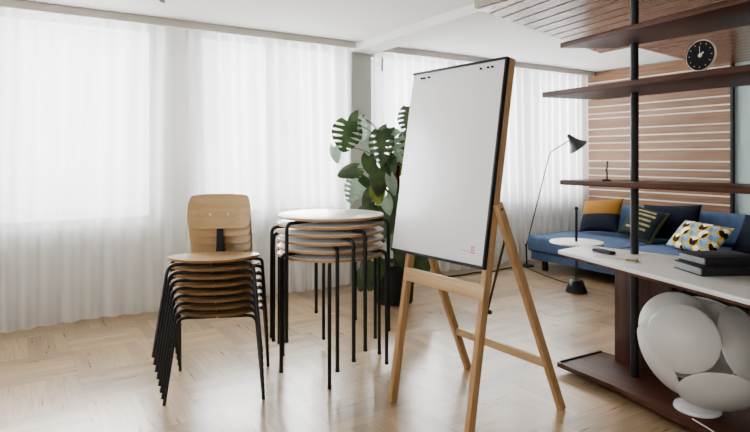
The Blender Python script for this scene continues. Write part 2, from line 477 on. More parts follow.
# ------------------------------------------------------------------ curtains
def curtain(x0, x1, label, seed, hem=.025):
    rnd = random.Random(seed)
    bm = bmesh.new(); nx = int((x1-x0)/.011); zs = [hem, .05, .12, .3, .6, .9, 1.2, 1.5, 1.8, 2.05, 2.25, 2.37, 2.43, 2.455]
    # irregular pleats
    cen = []; x = 0
    while x < x1-x0+.3:
        w = rnd.uniform(.085, .17); cen.append((x, w, rnd.uniform(.5, 1.0))); x += w
    ph = [rnd.uniform(0, 6.28) for _ in range(4)]
    def off(u, t):
        s = 0
        for c, w, a in cen:
            if c <= u < c+w: s = a*math.sin(2*PI*(u-c)/w)
        big = math.sin(u*7.3+ph[0])*.5+math.sin(u*4.1+ph[1])*.5
        return s*(.034-.006*t)+big*.018*t
    grid = []
    for z in zs:
        t = max(0, 1-z/2.4)
        row = []
        for i in range(nx+1):
            u = (x1-x0)*i/nx
            dz = (.02+.012*math.sin(u*3.1+ph[2])) * t if z == hem else 0
            row.append(bm.verts.new((x0+u, 5.075+off(u+.02*math.sin(z*1.3+ph[3]), t), z+dz*.5)))
        grid.append(row)
    for a, b in zip(grid, grid[1:]):
        for i in range(nx): bm.faces.new((a[i], a[i+1], b[i+1], b[i]))
    t = thing('sheer_curtain', label, 'curtain', ((x0+x1)/2, 5.075, 0), 0, 'sheer curtains along the window wall')
    bmesh.ops.translate(bm, verts=bm.verts[:], vec=(-(x0+x1)/2, -5.075, 0))
    obj('cloth', bm, MT['sheer'], t, 180)
    obj('curtain_rail', B(-(x1-x0)/2, (x1-x0)/2, -.012, .012, 2.46, 2.4995), MT['winframe'], t, 0)
    return t
curtain(X0+.02, 1.14, 'wide white sheer curtain to the left of the chair stack', 3)
curtain(1.26, 2.92, 'white sheer curtain hanging behind the stacked round tables', 5)
c3 = curtain(3.20, X1-.05, 'white sheer curtain behind the flip chart and floor lamp', 11)
bm = bmesh.new(); tube(bm, spline([(-1.70, -.11, 2.36), (-1.71, -.115, 2.30), (-1.70, -.11, 2.23)], 5), .011, 8)
obj('pull_grip', bm, MT['grey'], c3)

# ------------------------------------------------------------------ chairs
def make_chair():
    t = thing('stacking_chair', '', 'chair', (0, 0, 0), 0, 'stack of wooden chairs')
    # seat: moulded shell, wide just behind the middle, narrower at the rear, front lip rolled down
    bm = bmesh.new(); N = 40; rings = []
    def outline(a):
        c, s = math.cos(a), math.sin(a)
        e = 2/2.7
        x = math.copysign(abs(c)**e, c); y = math.copysign(abs(s)**e, s)
        hw = .240-(.028*max(0, y)**1.2+.012*max(0, -y)**2)
        return x*hw, y*.205
    def zoff(x, y):
        z = -.012*math.exp(-((x/.15)**2+((y-.03)/.13)**2)) + .004*(x/.24)**2 - .085*y
        if y < -.10: z -= .9*(y+.10)**2
        if y > .12: z += .9*(y-.12)**2
        return z
    for side, dz in ((0, 0), (1, -.012)):
        rs = []
        for f in (.25, .5, .75, .92, 1.0):
            ring = []
            for k in range(N):
                x, y = outline(2*PI*k/N); x *= f; y *= f
                ring.append(bm.verts.new((x, y, .455+zoff(x, y)+dz)))
            rs.append(ring)
        c = bm.verts.new((0, 0, .455+zoff(0, 0)+dz))
        for k in range(N): bm.faces.new((c, rs[0][k], rs[0][(k+1) % N]))
        for a, b in zip(rs, rs[1:]):
            for k in range(N): bm.faces.new((a[k], a[(k+1) % N], b[(k+1) % N], b[k]))
        rings.append(rs[-1])
    for k in range(N): bm.faces.new((rings[0][k], rings[0][(k+1) % N], rings[1][(k+1) % N], rings[1][k])).material_index = 1
    obj('seat', bm, [MT['seat'], MT['rim']], t, 50)
    # backrest: bent ply, rounded corners
    bm = bmesh.new(); nu, nv = 28, 12; grids = []
    def bp(u, v, th):
        # u,v in -1..1 mapped into a rounded rectangle
        su, sv = u, v
        r = .38
        hw, hh = .180, .100
        x, z = su*hw, sv*hh
        # squircle corner rounding
        k = (abs(su)**4+abs(sv)**4)**.25
        mx = max(abs(su), abs(sv)) or 1
        fac = mx/k if k > 0 else 1
        x *= fac**.55; z *= fac**.55
        x *= 1-.035*max(0, v)
        y = .245-.030*(x/.18)**2+z*.20
        return V(x, y+th, .675+z)
    for th in (-.006, .006):
        grids.append([[bm.verts.new(bp(-1+2*i/nu, -1+2*j/nv, th)) for i in range(nu+1)] for j in range(nv+1)])
    for g in grids:
        for j in range(nv):
            for i in range(nu): bm.faces.new((g[j][i], g[j][i+1], g[j+1][i+1], g[j+1][i]))
    a, b = grids
    per = [(0, i) for i in range(nu)]+[(j, nu) for j in range(nv)]+[(nv, i) for i in range(nu, 0, -1)]+[(j, 0) for j in range(nv, 0, -1)]
    for p, q in zip(per, per[1:]+per[:1]):
        bm.faces.new((a[p[0]][p[1]], a[q[0]][q[1]], b[q[0]][q[1]], b[p[0]][p[1]])).material_index = 1
    br = obj('backrest', bm, [MT['seat'], MT['rim']], t, 50)
    for sx in (-.052, .052):
        bm = bmesh.new(); lathe(bm, [(0, .005), (.006, .0045), (.0095, .001), (.0095, 0), (0, 0)], 14, Matrix.Translation(bp(sx/.18, -.2, -.006)) @ frame_to((0, -1, .2)))
        obj('screw', bm, MT['chrome'], br)
    # legs: one bent tube each, meeting under the seat
    for s in (-1, 1):
        for (ty, fy, tx, fx, tz) in ((-.140, -.255, .216, .262, .436), (.120, .245, .250, .270, .411)):
            bm = bmesh.new()
            tube(bm, fillet([(s*.003, ty, tz), (s*tx, ty, tz), (s*fx, fy, .012)], .05 if fy < 0 else .028, 7), .0088, 10)
            lg = obj('leg', bm, MT['black'], t, 60)
            fp = V(s*fx, fy, .012); fd = (V(s*tx, ty, tz)-fp); fd /= fd.z
            bm = bmesh.new(); tube(bm, [fp+fd*.014, fp-fd*.012], .0094, 10)
            obj('foot_cap', bm, MT['blacks'], lg, 60)
    bm = bmesh.new()
    pts = fillet([(0, -.10, .440), (0, .225, .418), (0, .262, .60), (0, .268, .70)], .05, 6)
    prev = None
    for p0 in pts:
        i = pts.index(p0)
        d = (pts[min(i+1, len(pts)-1)]-pts[max(i-1, 0)]).normalized(); n = V(1, 0, 0).cross(d)
        ring = [bm.verts.new(p0+V(sx*.019, 0, 0)+n*sn*.0035) for sx, sn in ((-1, -1), (1, -1), (1, 1), (-1, 1))]
        if prev:
            for k in range(4): bm.faces.new((prev[k], prev[(k+1) % 4], ring[(k+1) % 4], ring[k]))
        else: bm.faces.new(ring)
        prev = ring
    bm.faces.new(prev)
    obj('back_support', bm, MT['black'], t, 30)
    return t
CH_RZ = math.radians(-23.6)
fwd = V(math.sin(CH_RZ), -math.cos(CH_RZ), 0)
ords = ['bottom chair of the stack of wooden chairs, its black feet on the parquet',
        'second chair from the bottom in the stack of wooden chairs',
        'third chair from the bottom in the stack of wooden chairs',
        'fourth chair from the bottom in the stack of wooden chairs',
        'fifth chair from the bottom in the stack of wooden chairs',
        'third chair from the top in the stack of wooden chairs',
        'second chair from the top in the stack of wooden chairs',
        'topmost oak chair of the stack, its whole seat and backrest showing']
chair = make_chair()
for i in range(8):
    c = chair if i == 0 else copy_thing(chair)
    c['label'] = ords[i]
    c.location = V(1.026, 3.341, 0)+fwd*(.036*i)+V(0, 0, .0495*i); c.rotation_euler = (0, 0, CH_RZ)

# ------------------------------------------------------------------ round tables
TC = V(1.722, 3.262, 0)
def make_table():
    t = thing('round_table', '', 'table', TC, 0, 'stack of round tables')
    R = .338
    bm = bmesh.new(); lathe(bm, [(0, .7365), (R-.003, .7365), (R, .735), (R, .7205), (R-.003, .7195), (0, .7195)], 72)
    tp = obj('tabletop', bm, MT['tabletop'], t, 30)
    bm = bmesh.new(); lathe(bm, [(R+.0002, .7345), (R+.0016, .734), (R+.0016, .721), (R+.0002, .7205)], 72)
    obj('edge_band', bm, MT['plyedge'], tp, 30)
    bm = bmesh.new(); lathe(bm, [(0, .7193), (.10, .7193), (.10, .7150), (0, .7150)], 32); obj('hub_plate', bm, MT['black'], t, 30)
    for k in range(3):
        a = 2*PI*k/3
        d = V(math.cos(a), math.sin(a), 0)
        bm = bmesh.new()
        tube(bm, fillet([d*.05+V(0, 0, .7035), d*.374+V(0, 0, .7035), d*.376+V(0, 0, .01)], .04, 8), .0112, 12)
        lg = obj('leg', bm, MT['black'], t, 60)
        bm = bmesh.new(); tube(bm, [d*.376+V(0, 0, .02), d*.376], .0125, 12); obj('foot_cap', bm, MT['blacks'], lg, 60)
    return t
tl = ['bottom round table of the stack, its black feet on the parquet',
      'second round table from the bottom of the table stack',
      'third round table from the bottom of the table stack',
      'third round table from the top of the table stack',
      'second round table from the top of the table stack',
      'topmost round table of the stack, its whole white top showing']
table = make_table()
for i, a in enumerate((-119, -50, -112, -97, -85, -42)):
    c = table if i == 0 else copy_thing(table)
    c['label'] = tl[i]; c.location = TC+V(0, 0, .048*i); c.rotation_euler = (0, 0, math.radians(a))

# ------------------------------------------------------------------ flip chart easel
EA = V(1.784, 2.016, 0); erz = math.radians(4)      # local +y runs along the board, +x away from the writing side
E = thing('flip_chart', 'tall white flip chart board on a wooden folding easel', 'flip chart', EA, erz)
sl = .163; dx = V(sl, 0, 1).normalized(); nrm = V(-1, 0, sl).normalized()      # up along the board, out of its face
W = .572
def onp(y, z, out=0): return V(sl*z, y, z)+nrm*out
bm = bmesh.new(); bar(bm, onp(0.0, 0), onp(0, 1.828), .030, .044, (0, 1, 0)); obj('front_leg', bm, MT['beech'], E)
bm = bmesh.new(); bar(bm, onp(W, 0), onp(W, 1.80), .030, .044, (0, 1, 0)); obj('front_leg', bm, MT['beech'], E)
def board_part(name, y0, y1, z0, z1, o0, o1, mat, parent=E, bev=.002):
    bm = bmesh.new(); t = bmesh.new(); box(t, o0, o1, y0, y1, 0, (onp(0, z1)-onp(0, z0)).length, bev)
    M = Matrix((nrm, V(0, 1, 0), dx)).transposed().to_4x4(); M.translation = onp(0, z0)
    # keep a right-handed frame
    merge(bm, t, M); return obj(name, bm, mat, parent)
Z0, Z1, Yr, Yl = .80, 1.826, -.018, .695
board_part('board_backing', Yr, Yl, Z0, Z1, .0245, .036, MT['blacks'])
bd = board_part('whiteboard', Yr+.012, Yl-.001, Z0+.014, Z1-.010, .0365, .040, MT['board'])
for y0, y1, z0, z1 in ((Yr, Yl, Z1-.012, Z1), (Yr, Yl, Z0, Z0+.014), (Yr, Yr+.012, Z0+.014, Z1-.012)):
    board_part('black_edge', y0, y1, z0, z1, .0365, .047, MT['blacks'], bev=.001)
for y in (.610, .588, .548, .150, .100, .072):
    bm = bmesh.new(); lathe(bm, [(0, .012), (.0055, .011), (.0065, .008), (.0045, .004), (.0045, 0), (0, 0)], 14, Matrix.Translation(onp(y, 1.785, .040)) @ frame_to(nrm))
    obj('peg', bm, MT['blacks'], E)
# printed mark near the lower right corner of the board
def mark(name, y0, y1, z0, z1, mat):
    bm = bmesh.new(); vs = [bm.verts.new(onp(y, z, .0404)) for y, z in ((y0, z0), (y1, z0), (y1, z1), (y0, z1))]; bm.faces.new(vs)
    return obj(name, bm, mat, bd, 0)
bm = bmesh.new()
for y, w in ((.158, .012), (.144, .008), (.134, .012), (.120, .016), (.102, .010)):
    vs = [bm.verts.new(onp(a, b, .0404)) for a, b in ((y, .872), (y-w, .872), (y-w, .8745), (y, .8745))]; bm.faces.new(vs)
obj('printed_line', bm, MT['ink'], bd, 0)
mark('printed_line', .088, .050, .866, .8705, MT['red'])
bm = bmesh.new()
for (y0, y1, z0, z1) in ((.082, .060, .894, .898), (.082, .060, .877, .881), (.082, .078, .881, .894), (.064, .060, .881, .894), (.074, .068, .885, .890)):
    vs = [bm.verts.new(onp(a, b, .0404)) for a, b in ((y0, z0), (y1, z0), (y1, z1), (y0, z1))]; bm.faces.new(vs)
obj('printed_logo', bm, MT['red'], bd, 0)
# cross rail between the front legs
bm = bmesh.new(); bar(bm, onp(-.012, .69, .012), onp(W+.012, .69, .012), .072, .022, dx); obj('front_rail', bm, MT['beechh'], E)
# rear legs, hinged on the outside of the front legs
def to_local(p):
    p = Vector(p)-EA; c, s = math.cos(-erz), math.sin(-erz); return V(p.x*c-p.y*s, p.x*s+p.y*c, p.z)
hr, hl = onp(-.034, 1.09), onp(W+.034, 1.09)
fr, fl = to_local((2.457, 2.035, 0)), to_local((2.436, 2.752, 0))
for a, b in ((hr, fr), (hl, fl)):
    bm = bmesh.new(); bar(bm, b, a+(a-b).normalized()*.03, .030, .042, (0, 1, 0)); obj('rear_leg', bm, MT['beech'], E)
tt = .245
pr, pl = fr+(hr-fr)*tt, fl+(hl-fl)*tt
bm = bmesh.new(); bar(bm, pr+V(0, .0, 0), pl, .045, .020, (0, 0, 1)); obj('rear_rail', bm, MT['beechh'], E)
sp0, sp1 = fr+(hr-fr)*.86+V(-.006, .020, 0), onp(.0, .60)+V(.032, -.0, 0)
bm = bmesh.new(); bar(bm, sp0, sp1, .004, .014, (0, 1, 0), .001); st = obj('folding_stay', bm, MT['brass'], E)
bm = bmesh.new(); lathe(bm, [(0, .010), (.009, .009), (.011, .004), (.011, -.006), (0, -.006)], 16, Matrix.Translation(sp1+V(.003, -.012, 0)) @ frame_to((0, -1, 0)))
obj('pivot_knob', bm, MT['brass'], st)
for a in (hr,):
    bm = bmesh.new(); lathe(bm, [(0, .006), (.006, .005), (.008, 0), (0, 0)], 14, Matrix.Translation(a+V(0, -.0155, 0)) @ frame_to((0, -1, 0)))
    obj('hinge_bolt', bm, MT['brass'], E)

# ------------------------------------------------------------------ shelving unit
S = thing('shelving_unit', 'dark walnut open shelving with black pole, white worktop and low base shelf', 'shelving')
PX, PY = 3.065, 2.014
bm = bmesh.new(); tube(bm, [(PX, PY, 0.061), (PX, PY, ZP-.001)], .023, 20); obj('post', bm, MT['blacks'], S, 60)
def shelf(name, poly, z1, th, mat=MT['walnut']):
    bm = bmesh.new(); prism(bm, poly, z1-th, z1, .003); return obj(name, bm, mat, S, 30)
shelf('shelf', [(2.79, 2.32), (2.70, 1.6), (2.55, .55), (3.12, .55), (3.12, 1.6), (3.10, 2.15), (2.81, 2.34)], 2.03, .028)
shelf('shelf', [(2.80, 2.47), (2.72, 1.3), (2.66, .55), (3.24, .55), (3.26, 1.5), (3.26, 2.40), (2.83, 2.49)], 1.746, .030)
shelf('shelf', [(2.80, 2.33), (2.80, 1.3), (2.80, .55), (3.20, .55), (3.24, 1.5), (3.20, 2.30), (2.83, 2.36)], 1.200, .028)
wp = [(2.793, 2.342), (2.651, 1.797), (2.457, 1.119), (2.30, .55), (3.55, .55), (3.36, 1.2), (3.21, 1.828), (3.098, 2.383)]
wt = shelf('worktop', wp, .775, .022, MT['white_top'])
bm = bmesh.new(); prism(bm, [(x+(.002 if x < 2.9 else -.002), y+(-.004 if y > 2.2 else .0)) for x, y in wp], .738, .7527, .002)
obj('worktop_core', bm, MT['walnut'], wt, 30)
shelf('base_shelf', [(2.865, 2.41), (2.838, 1.985), (2.70, 1.30), (2.55, .55), (3.60, .55), (3.42, 1.3), (3.30, 1.985), (3.272, 2.392)], .060, .030)
for x, y in ((2.93, 1.88), (3.18, 2.2), (3.1, 1.0)):
    obj('foot', B(x-.03, x+.03, y-.03, y+.03, 0, .030, .003), MT['blacks'], S)
obj('support_panel', B(3.195, 3.225, 1.885, 2.235, .0605, .7375, .002), MT['walnutv'], S)
bm = bmesh.new(); bar(bm, (2.885, 2.398, .0635), (3.262, 2.382, .0635), .006, .014, (0, 0, 1), .001); obj('end_strip', bm, MT['blacks'], S)

# clock on the shelf
ck = thing('table_clock', 'round black clock with cream rim leaning on the upper walnut shelf', 'clock', (2.765, 1.47, 1.7465), math.radians(-98))
M0 = Matrix.Translation((0, 0, .0765)) @ frame_to((0, -1, .06))
bm = bmesh.new(); lathe(bm, [(0, -.012), (.070, -.012), (.075, -.006), (.0755, .004), (.073, .008), (.0715, .006), (0, .006)], 48, M0); obj('case', bm, MT['cream'], ck, 35)
bm = bmesh.new(); lathe(bm, [(0, .0075), (.0705, .0075), (.0705, .0062), (0, .0062)], 48, M0); dl = obj('dial', bm, MT['clockface'], ck, 35)
for k in range(12):
    a = 2*PI*k/12; t = bmesh.new(); box(t, -.0014, .0014, -.003, .003, 0, .0008)
    bm = bmesh.new(); merge(bm, t, M0 @ Matrix.Translation((.057*math.sin(a), .057*math.cos(a), .0076)) @ Matrix.Rotation(-a, 4, 'Z')); obj('hour_mark', bm, MT['cream'], dl, 0)
for ang, ln, w, nm in ((-5, .045, .0022, 'minute_hand'), (52, .022, .007, 'hour_hand')):
    a = math.radians(ang); t = bmesh.new(); box(t, -w/2, w/2, -.008, ln, 0, .001)
    bm = bmesh.new(); merge(bm, t, M0 @ Matrix.Translation((0, 0, .0088+(.0015 if ang < 0 else 0))) @ Matrix.Rotation(-a, 4, 'Z')); obj(nm, bm, MT['cream'], ck, 0)
bm = bmesh.new(); lathe(bm, [(0, .0125), (.009, .0115), (.010, .0078), (0, .0078)], 20, M0); obj('hub', bm, MT['cream'], ck)

# bronze figurine on the middle shelf
fg = thing('figurine', 'small dark bronze figurine on a flat base on the middle shelf', 'figurine', (2.93, 2.10, 1.2005), math.radians(30))
obj('base', B(-.036, .036, -.022, .022, 0, .009, .002), MT['bronze'], fg)
bm = bmesh.new(); tube(bm, spline([(0, 0, .009), (-.004, 0, .03), (.002, 0, .05), (-.006, .003, .065), (.010, 0, .078), (.006, 0, .090), (.014, 0, .108)], 6), .0042, 10)
t = bmesh.new(); bmesh.ops.create_uvsphere(t, u_segments=10, v_segments=8, radius=.0062); merge(bm, t, Matrix.Translation((.014, 0, .110)))
tube(bm, spline([(.0, 0, .074), (-.014, .004, .066), (-.016, .004, .055)], 5), .003, 8)
obj('figure', bm, MT['bronze'], fg, 60)

# things on the worktop
ZT = .7752
rm = thing('remote_control', 'flat black remote control lying on the white worktop beside the pole', 'remote', (2.935, 2.125, ZT), math.radians(-12))
obj('case', B(-.022, .022, -.075, .075, 0, .019, .006, 3), MT['blacks'], rm)
for k in range(4): obj('button', B(-.010, .010, -.05+k*.025, -.036+k*.025, .0191, .021, .001), MT['book'], rm)
npd = thing('note_pad', 'small ochre note pad with cream cover in front of the black pole', 'note pad', (2.845, 1.885, ZT), math.radians(28))
obj('pages', B(-.03, .03, -.028, .028, 0, .012, .001), MT['ochre'], npd); obj('cover', B(-.031, .031, -.029, .029, .0121, .0145, .0008), MT['paper'], npd)
lf = B(-.02, .02, -.085, .085, 0, .004, .001)
o = obj('paper_strip', lf, MT['paper'], None, 30, (2.815, 2.0, ZT)); o.rotation_euler = (0, 0, math.radians(14)); tag(o, 'narrow cream paper strip lying flat on the white worktop', 'paper')
# two thick grey books
u, w = V(.47, .88, 0).normalized(), V(.68, -.73, 0).normalized()
def book(loc, rz, h, L, D, label):
    t = thing('book', label, 'book', loc, rz, 'thick dark books on the worktop')
    # local: x = depth (away), y = along the near face
    obj('cover', B(0, D, 0, L, 0, h*.12, .002), MT['bookd'], t); obj('cover', B(0, D, 0, L, h*.88, h, .002), MT['bookd'], t)
    obj('pages', B(.004, D-.004, .004, L-.004, h*.122, h*.878, .001), MT['book'], t); obj('spine', B(D*.02, D*.98, -.006, -.0005, 0, h, .002), MT['bookd'], t)
rzb = math.atan2(u.y, u.x)-PI/2
book((2.742, 1.462, ZT), rzb, .042, .215, .33, 'lower thick dark grey book of the two on the white worktop')
book((2.79, 1.47, ZT+.0425), rzb+.06, .040, .19, .30, 'upper thick dark grey book resting on another on the worktop')

# opal lamp of six dished shades on the base shelf
LP = V(2.925, 1.575, 0)
tv, rv, uv = V(-.88, -.475, 0), V(.475, -.88, 0), V(0, 0, 1)
L = thing('table_lamp', 'large white lamp of overlapping dished discs standing on the base shelf', 'lamp', LP+V(0, 0, .0605))
bm = bmesh.new(); lathe(bm, [(0, 0), (.105, 0), (.11, .006), (.106, .020), (.08, .032), (.055, .036), (0, .036)], 40); obj('base', bm, MT['clear'], L, 35)
bm = bmesh.new(); lathe(bm, [(0, .034), (.028, .034), (.028, .20), (.05, .24), (.062, .30), (.05, .36), (0, .38)], 24); obj('core', bm, MT['opal'], L, 50)
cz = .30
def dish(n, off, R, dist=0):
    nn = (rv*n[0]+uv*n[1]+tv*n[2]).normalized(); c = V(0, 0, cz)+rv*off[0]+uv*off[1]+tv*off[2]+nn*dist
    prof = []; hb = R*.28; Rs = (R*R+hb*hb)/(2*hb)
    n_ = 14
    for k in range(n_+1):
        a = math.asin(R/Rs)*k/n_; prof.append((Rs*math.sin(a), Rs*math.cos(a)-(Rs-hb)))
    prof.append((R+.002, -.003)); prof.append((R-.002, -.006))
    for k in range(n_, -1, -1):
        a = math.asin((R-.006)/Rs)*k/n_; prof.append((Rs*math.sin(a), Rs*math.cos(a)-(Rs-hb)-.006))
    bm = bmesh.new(); lathe(bm, prof, 56, Matrix.Translation(c) @ frame_to(nn)); obj('shade', bm, MT['opal'], L, 40)
dish((-.15, .15, .97), (-.062, .104, .20), .160)
dish((-.30, .42, .85), (-.108, .116, .02), .174)
dish((-.80, -.42, .42), (-.178, -.055, .07), .172)
dish((.10, -.66, .75), (.085, -.145, .15), .172)
dish((.80, .34, .46), (.190, .08, .06), .176)
dish((.25, .15, .95), (.08, .05, -.06), .176)
dish((.35, .70, -.60), (.09, .15, -.12), .168)
dish((-.45, -.25, -.85), (-.08, -.03, -.17), .168)
t = bmesh.new(); bmesh.ops.create_uvsphere(t, u_segments=24, v_segments=16, radius=.10); bm = bmesh.new(); merge(bm, t, Matrix.Translation((0, 0, cz))); obj('inner_globe', bm, MT['opal'], L, 180)
bm = bmesh.new(); tube(bm, spline([tuple(LP+V(-.135, -.05, .0655)), (2.74, 1.40, .0655), (2.66, 1.27, .0655), (2.61, 1.10, .055), (2.55, .95, .012), (2.3, .7, .006)], 8), .0035, 8)
tag(obj('lamp_cord', bm, MT['wcable'], None, 60), 'thin pale cord trailing off the base shelf from the white lamp', 'cord')

# ------------------------------------------------------------------ sofa
SF = thing('sofa', 'long low blue upholstered sofa along the slatted wood wall', 'sofa', (5.9, 3.2, 0))
def sb(name, x0, x1, y0, y1, z0, z1, bev, mat, seg=4, parent=SF, puff=0):
    bm = B(x0-5.9, x1-5.9, y0-3.2, y1-3.2, z0, z1, bev, seg)
    return obj(name, bm, mat, parent, 60)
YE = 4.83
sb('base_frame', 5.24, 6.50, 1.2, YE-.03, .115, .215, .015, MT['sofa'])
for i, (ya, yb) in enumerate(((3.62, YE), (2.42, 3.61), (1.2, 2.41))):
    sb('seat_cushion', 5.20, 6.30, ya, yb, .218, .405, .035, MT['sofa'])
sb('back_frame', 6.46, 6.60, 1.2, YE-.02, .22, .60, .03, MT['sofa'])
for ya, yb in ((3.45, YE-.03), (2.08, 3.43), (1.2, 2.06)):
    bm = B(-.09, .09, (ya-yb)/2, (yb-ya)/2, -.17, .17, .06, 5)
    bmesh.ops.rotate(bm, verts=bm.verts[:], cent=(0, 0, 0), matrix=Matrix.Rotation(math.radians(12), 3, 'Y'))
    bmesh.ops.translate(bm, verts=bm.verts[:], vec=(6.37-5.9, (ya+yb)/2-3.2, .575))
    obj('back_cushion', bm, MT['sofa'], SF, 60)
for x in (5.30, 6.45):
    for y in (YE-.2, 3.0, 1.4): sb('leg', x-.025, x+.025, y-.025, y+.025, 0, .1145, .003, MT['blacks'])

# cushions: plump squares with pointed corners
def cushion(name, label, loc, w, h, th, tilt, rz, roll, mat, pattern=None, group='cushions on the blue sofa'):
    """stands on its lower edge; local x = width, z = height, -y = its face"""
    bm = bmesh.new(); nu, nv = 64, 48; col = bm.loops.layers.float_color.new('pattern') if pattern else None
    uvs = {}
    def P(u, v, s):
        pin = .07*(1-abs(u))*0
        f = max(0, (1-abs(u)**2.6))**.6*max(0, (1-abs(v)**2.6))**.6
        cx = 1-.055*(1-u*u)*0-.05*(1-abs(v)**2)*abs(u)**6*1.2
        cy = 1-.06*(1-abs(u)**2)*abs(v)**6*1.2
        return V(u*w/2*cx, s*th/2*f, v*h/2*cy)
    gs = []
    for s in (-1, 1):
        g = []
        for j in range(nv+1):
            row = []
            for i in range(nu+1):
                u, v = -1+2*i/nu, -1+2*j/nv
                if s == 1 and (i in (0, nu) or j in (0, nv)): row.append(gs[0][j][i]); continue
                vt = bm.verts.new(P(u, v, s)); uvs[vt] = (u, v); row.append(vt)
            g.append(row)
        gs.append(g)
        for j in range(nv):
            for i in range(nu):
                f = bm.faces.new((g[j][i], g[j][i+1], g[j+1][i+1], g[j+1][i]))
                if pattern:
                    c = pattern(-1+2*(i+.5)/nu, -1+2*(j+.5)/nv, s)
                    c = srgb(c)
                    for lp in f.loops: lp[col] = c
    o = obj(name, bm, mat, None, 180)
    R = Matrix.Rotation(rz, 4, 'Z') @ Matrix.Rotation(tilt, 4, 'X') @ Matrix.Rotation(roll, 4, 'Y')
    lo = min((R @ v.co).z for v in o.data.vertices)
    o.matrix_world = Matrix.Translation(Vector(loc)-V(0, 0, lo)) @ R
    return tag(o, label, 'cushion', group)
def pat_two(u, v, s): return '86602a' if v > -.02 else '20242e'
def pat_stripe(u, v, s):
    if abs(u) > .93 or abs(v) > .95: return '6a6a3c'
    for k, vv in enumerate((-.45, -.15, .15, .45, .7)):
        if abs(v-vv) < .055 and abs(u-.1*(k % 2)) < .55: return '93835c' if (int((u+2)*9)+k) % 4 else '7c7a50'
    return '1e2a2b'
def pat_cubes(u, v, s):
    # tumbling blocks in yellow, cream, blue and dark brown
    x, y = u*3.1, v*1.75
    # hexagonal lattice
    best = None
    for r in range(-4, 5):
        for c in range(-5, 6):
            hx, hy = (c+.5*(r % 2))*1.15, r*.87
            d = (x-hx)**2+(y-hy)**2*1.2
            if best is None or d < best[0]: best = (d, x-hx, y-hy, r, c)
    d, a, b, r, c = best
    ang = math.degrees(math.atan2(b, a)) % 360
    if d > .265: return 'cfa81c'
    if (r+c) % 2 == 0:
        if 30 <= ang < 150: return '8fa9bd'
        if 150 <= ang < 270: return '5f83a6'
        return '7b98b4'
    if 30 <= ang < 150: return 'efe4cf'
    if 150 <= ang < 270: return '2b211a' if r % 2 else 'efe4cf'
    return '2b211a'
rzf = lambda d: math.radians(-90+d)
ZS = .4075
cushion('cushion', 'square cushion, mustard top and navy bottom, at the window end of the sofa', (6.02, 4.40, ZS), .56, .42, .15, math.radians(-24), rzf(-4), math.radians(-7), MT['print'], pat_two)
cushion('cushion', 'dark green cushion with dashed beige stripes behind the black pole', (5.90, 3.78, ZS), .50, .40, .14, math.radians(-36), rzf(-8), math.radians(8), MT['print'], pat_stripe)
cushion('cushion', 'yellow, blue and white geometric patterned cushion on the sofa', (5.70, 3.06, ZS), .58, .36, .16, math.radians(-44), rzf(-14), math.radians(3), MT['print'], pat_cubes)
cushion('cushion', 'plain dark navy cushion leaning behind the striped and patterned cushions', (6.13, 3.60, ZS), .66, .40, .13, math.radians(-18), rzf(0), math.radians(-4), MT['sofad'])
cushion('cushion', 'plain dark navy cushion beside the geometric patterned one, above the books', (5.80, 2.46, ZS), .60, .40, .16, math.radians(-30), rzf(-4), math.radians(4), MT['sofad'])

# ------------------------------------------------------------------ side table
ST = thing('side_table', 'small round white side table on a black pole and cone base', 'side table', (4.72, 3.73, 0))
bm = bmesh.new(); lathe(bm, [(0, 0), (.104, 0), (.105, .006), (.064, .115), (.055, .122), (0, .122)], 40); obj('base', bm, MT['black'], ST, 35)
bm = bmesh.new(); tube(bm, [(0, 0, .122), (0, 0, .815)], .0125, 16); po = obj('pole', bm, MT['black'], ST, 60)
bm = bmesh.new(); lathe(bm, [(0, .815), (.013, .815), (.018, .824), (.018, .836), (.010, .845), (0, .845)], 20); obj('knob', bm, MT['black'], po, 60)
bm = bmesh.new(); lathe(bm, [(0, .484), (.252, .484), (.258, .490), (.258, .497), (.254, .502), (0, .502)], 64, Matrix.Translation((-.0, .0, 0))); obj('table_top', bm, MT['tabletop'], ST, 35)

# ------------------------------------------------------------------ floor lamp
FL = thing('floor_lamp', 'slender black floor lamp with tilted conical shade beside the sofa end', 'floor lamp', (5.314, 4.93, 0))
R_ = V(.845, -.533, 0)
bm = bmesh.new(); lathe(bm, [(0, 0), (.088, 0), (.09, .004), (.085, .018), (.02, .026), (0, .026)], 32); obj('base', bm, MT['black'], FL, 35)
p0, p1, p2, p3 = V(0, 0, .024), V(0, 0, .26)-R_*.008, R_*.285+V(0, 0, 1.40), R_*.545+V(0, 0, 1.555)
bm = bmesh.new(); tube(bm, [p0, p1], .010, 10); obj('pole', bm, MT['black'], FL, 60)
bm = bmesh.new(); tube(bm, fillet([p1-V(0, 0, .02), p2, p3], .06, 6), .0065, 10); obj('arm', bm, MT['black'], FL, 60)
bm = bmesh.new(); t = bmesh.new(); bmesh.ops.create_uvsphere(t, u_segments=12, v_segments=8, radius=.015); merge(bm, t, Matrix.Translation(p1)); obj('joint', bm, MT['black'], FL)
ax = (R_*.62-V(0, 0, .78)).normalized(); M1 = Matrix.Translation(p3+V(0, 0, .01)-ax*.03) @ frame_to(ax)
bm = bmesh.new(); lathe(bm, [(0, -.035), (.014, -.034), (.022, -.022), (.026, .0), (.030, .012), (.046, .05), (.075, .105), (.128, .165), (.131, .168), (.128, .170), (.072, .110), (.042, .055), (0, .03)], 36, M1); obj('shade', bm, MT['black'], FL, 40)
bm = bmesh.new(); t = bmesh.new(); bmesh.ops.create_uvsphere(t, u_segments=12, v_segments=8, radius=.028); merge(bm, t, M1 @ Matrix.Translation((0, 0, .075))); obj('bulb', bm, MT['opal'], FL)
